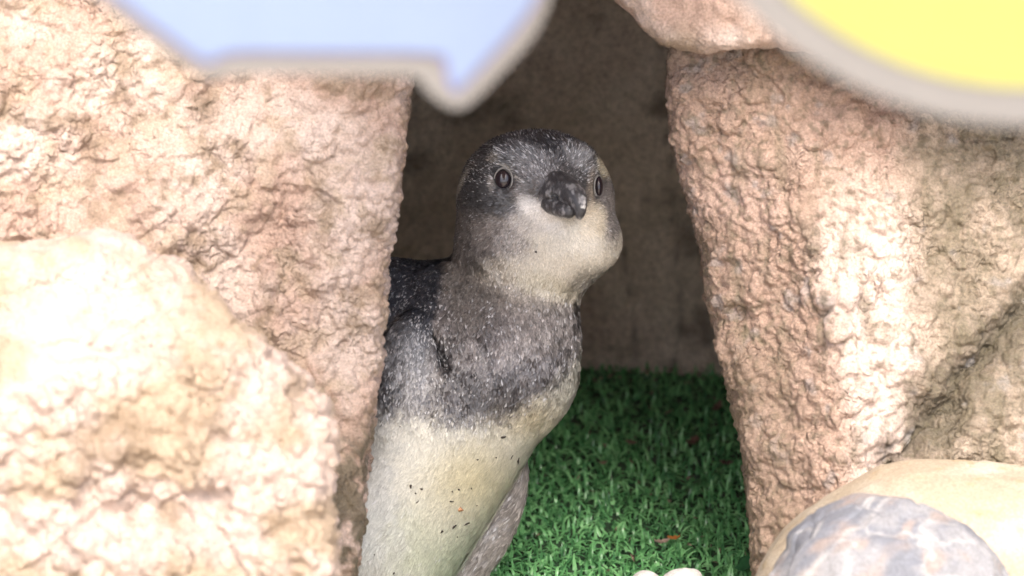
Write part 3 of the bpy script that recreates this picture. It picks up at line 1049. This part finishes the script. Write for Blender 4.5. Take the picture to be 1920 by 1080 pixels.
    ring('eyelid', (EYE_L[0], EYE_L[1], wl + 3), (18, 22), 1.5, m_lid, e1, -.35)
    e2 = ball('eye', (EYE_R[0] + 1, EYE_R[1], wr - 2), (9, 21, 15), m_eye, root)
    ring('eyelid', (EYE_R[0] + 1, EYE_R[1], wr + 3), (17.5, 21), 1.8, m_lid, e2, 1.12)

    # bill
    def chain(X, Y, Z, pts, k=9):
        d = None
        for (cx, cy, cz, hw, hh, hd) in pts:
            e = ell(X, Y, Z, (cx, cy, cz), (hw, hh, hd), 0, .35)
            d = e if d is None else smin(d, e, k)
        return d
    up = [(1044, 348, 160, 27, 27, 26), (1027, 364, 166, 22, 12, 20), (1041, 363, 184, 24, 15, 18), (1052, 352, 176, 30, 27, 22), (1064, 356, 196, 26, 24, 20), (1072, 364, 209, 23, 22, 17),
          (1080, 371, 222, 18, 19, 15), (1086, 381, 231, 12, 15, 11), (1088, 393, 232, 7.5, 11, 8), (1087, 405, 230, 4, 7, 5)]
    lw = [(1030, 376, 160, 27, 18, 24), (1041, 384, 180, 25, 19, 20), (1052, 390, 196, 21, 18, 17), (1061, 394, 210, 17, 15, 15), (1068, 397, 219, 12, 11, 10)]

    def upper(X, Y, Z):
        d = chain(X, Y, Z, up, 14)
        return smax(d, -ell(X, Y, Z, (1040, 368, 198), (9, 3, 14), .5), 3)          # nostril slit

    m_bill = vcol_mat('bill_horn', .28, .5, 2200, .35, (1500, .9, .0006), (4000, .5, .0003), 0, .4)

    def bill(name, fn, lo, hi, s, tipc, tipo):
        bv, bq = polygonise(fn, lo, hi, 1.3)
        bq = outward(bv, bq)
        bn = vnormals(bv, bq)
        bv = bv + bn * (.5 * fbm(bv, 7, 3, s) + .7 * ridged(bv * GC((1, 1, .5)), 16, 2, s + 5))[:, None]
        cc = mixv(np.tile(GC((.040, .038, .040)), (len(bv), 1)), GC((.26, .25, .25)), sstep(.0, .45, fbm(bv * GC((1.5, .7, 1)), 9, 4, s + 9)) * .85)
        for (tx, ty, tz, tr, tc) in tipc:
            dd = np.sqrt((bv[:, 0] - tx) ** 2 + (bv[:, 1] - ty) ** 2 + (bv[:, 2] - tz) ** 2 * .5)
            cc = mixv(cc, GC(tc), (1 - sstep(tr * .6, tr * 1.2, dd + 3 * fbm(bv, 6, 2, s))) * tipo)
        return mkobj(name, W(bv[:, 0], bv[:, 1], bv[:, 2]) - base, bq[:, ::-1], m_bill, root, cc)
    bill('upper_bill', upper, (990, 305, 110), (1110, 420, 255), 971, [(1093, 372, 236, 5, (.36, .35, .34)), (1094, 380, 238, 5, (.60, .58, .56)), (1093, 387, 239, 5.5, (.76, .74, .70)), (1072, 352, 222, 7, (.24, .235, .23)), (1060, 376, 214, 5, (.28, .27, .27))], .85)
    bill('lower_bill', lambda X, Y, Z: chain(X, Y, Z, lw), (985, 345, 110), (1095, 430, 235), 981, [(1058, 398, 220, 5, (.34, .32, .31)), (1061, 406, 213, 6, (.36, .34, .33))], .7)
    return base


build_penguin()


# dirt on the white belly
def flecks():
    spots = [(940, 820, 13, 2.6, -.05), (972, 860, 3, 13, .1), (960, 856, 2, 10, .5), (930, 858, 2.4, 2.4, 0), (770, 912, 3, 5, 0), (779, 925, 2.4, 2.4, 0),
             (790, 917, 5, 2, .2), (862, 955, 8, 6.5, .2), (850, 988, 8, 4, -.5), (872, 984, 15, 1.8, -.4), (828, 997, 5, 3, -.8), (857, 1007, 2.2, 2.4, 0),
             (894, 948, 2.2, 2.4, 0), (905, 953, 5, 2, -.8), (848, 922, 2.2, 2.2, 0), (860, 918, 3.5, 2.4, 0), (884, 916, 1.8, 2.6, 0), (738, 1075, 3, 3, 0),
             (702, 1040, 2, 2.4, 0), (714, 790, 3, 2.4, 0), (750, 800, 2, 2, 0), (782, 942, 6, 1.6, -.7), (1005, 472, 4, 3.4, .3), (845, 940, 8, 1.6, .1), (895, 862, 3, 2.4, 0)]
    V, F, C = [], [], []
    zs = np.arange(260, -120, -1.0)
    k = 0
    for (x, y, a, b, rot) in spots:
        a, b = a * .8, b * .8
        vals = penguin_sdf(np.full(zs.shape, float(x)), np.full(zs.shape, float(y)), zs)
        w = zs[np.argmax(vals < 0)] + 3.2
        m = 9
        th = np.linspace(0, 2 * math.pi, m, endpoint=False)
        rr = 1 + .25 * np.sin(th * 3 + x)
        ex, ey = a * np.cos(th) * rr, b * np.sin(th) * rr
        ca, sa = math.cos(rot), math.sin(rot)
        gx, gy = x + ex * ca - ey * sa, y + ex * sa + ey * ca
        ringv = W(gx, gy, np.full(m, w - 1.5)); top = W(np.array([x]), np.array([y]), np.array([w + 2.5])); bot = W(np.array([x]), np.array([y]), np.array([w - 4]))
        V.append(np.concatenate([ringv, top, bot]))
        for i in range(m):
            F.append((k + i, k + (i + 1) % m, k + m)); F.append((k + (i + 1) % m, k + i, k + m + 1))
        col = (.45, .24, .13) if (x, y) == (862, 955) else ((.22, .14, .08) if a > 7 and b > 3 else (.045, .035, .03))
        C.append(np.tile(col, (m + 2, 1)))
        k += m + 2
    o = mkobj('dirt_flecks', np.concatenate(V), np.array(F), M_bit, None, np.concatenate(C))
    tag(o, 'dark specks of dirt stuck to the white belly feathers', 'dirt', None, 'stuff')


flecks()


# ---------------------------------------------------------------- signs
def upright(o, yy):
    """points of an upright board standing in the plane y = yy"""
    sy = (540 - o[:, 1]) / K
    d = yy / (math.cos(PITCH) + sy * math.sin(PITCH))
    return ORG + d[:, None] * (FV + ((o[:, 0] - 960) / K)[:, None] * RV + sy[:, None] * UV)


def board(name, outline, t0, t1, mat, parent, base, yy):
    n = len(outline)
    o = np.array(outline, float)
    f = upright(o, yy) - base
    b = f + np.array([0, (t1 - t0) * U, 0]); f = f - np.array([0, 0, 0])
    f[:, 1] -= t1 * U; b[:, 1] -= t1 * U
    me = bpy.data.meshes.new(name)
    me.from_pydata(np.concatenate([f, b]).tolist(), [], [list(range(n)), list(range(2 * n - 1, n - 1, -1))] +
                   [[i, n + i, n + (i + 1) % n, (i + 1) % n] for i in range(n)])
    me.materials.append(mat)
    ob = bpy.data.objects.new(name, me); scene.collection.objects.link(ob); ob.parent = parent
    return ob


def rounded(pts, it=2):
    p = np.array(pts, float)
    for _ in range(it):
        nx = np.roll(p, -1, 0)
        p = np.stack([p * .8 + nx * .2, p * .2 + nx * .8], 1).reshape(-1, 2)
    return p


def offset(poly, d):
    p = np.array(poly, float)
    e = np.roll(p, -1, 0) - p
    e /= np.linalg.norm(e, axis=1, keepdims=True)
    nrm = np.stack([e[:, 1], -e[:, 0]], 1)
    if (p[:, 0] * np.roll(p[:, 1], -1) - p[:, 1] * np.roll(p[:, 0], -1)).sum() < 0: nrm = -nrm
    m = nrm + np.roll(nrm, 1, 0)
    m /= (np.linalg.norm(m, axis=1, keepdims=True))
    c = np.clip(np.einsum('ij,ij->i', m, nrm), .5, 1)
    return p + m * (d / c)[:, None]


def sign_root(name, x, y, yy, label, cat='sign'):
    r = bpy.data.objects.new(name, None)
    b = upright(np.array([[x, y]], float), yy)[0]
    r.location = b; scene.collection.objects.link(r)
    return tag(r, label, cat), b


M_border = plain('sign_border_offwhite', (.235, .225, .215), .6, .3, .03)
M_blue = plain('sign_blue_print', (.225, .29, .425), .5, .4, .02)
M_violet = plain('sign_violet_bleed', (.17, .16, .42), .5, .4, .02)  # colour bleed round the overexposed blue, painted as a violet strip
M_yellow = plain('sign_yellow_print', (.40, .385, .115), .5, .4, .02)

YB = 1.80
blue = [(205, -330), (40, -150), (215, -6), (300, 58), (386, 122), (428, 98), (600, 100), (765, 100), (832, 104), (838, 150), (850, 172), (868, 162), (962, 62), (1008, 0), (1020, -60), (1000, -330)]
border = [(190, -365), (5, -150), (196, 12), (285, 82), (388, 152), (440, 140), (600, 140), (762, 142), (785, 146), (800, 172), (838, 200), (864, 204), (888, 190), (1000, 72), (1030, 4), (1046, -60), (1022, -365)]
r_, b_ = sign_root('blue_sign', 600, -150, YB, 'blurred light blue sign with a pale border, hanging at the top left')
board('border', rounded(border), -10, 0, M_border, r_, b_, YB)
board('outline', rounded(blue), 1, 2.5, M_violet, r_, b_, YB)  # stands in for the violet bleed at the blue edge
board('face', rounded(offset(blue, -7)), 3.5, 5, M_blue, r_, b_, YB)

YY = 1.66
th = np.linspace(0, 2 * math.pi, 128, endpoint=False)
r_, b_ = sign_root('yellow_sign', 1930, -516, YY, 'blurred round yellow sign with a pale border, at the top right')
board('border', np.stack([1930 + 752 * np.cos(th), -516 + 752 * np.sin(th)], 1), -10, 0, M_border, r_, b_, YY)
board('face', np.stack([1930 + 678 * np.cos(th), -516 + 678 * np.sin(th)], 1), 1.5, 3, M_yellow, r_, b_, YY)
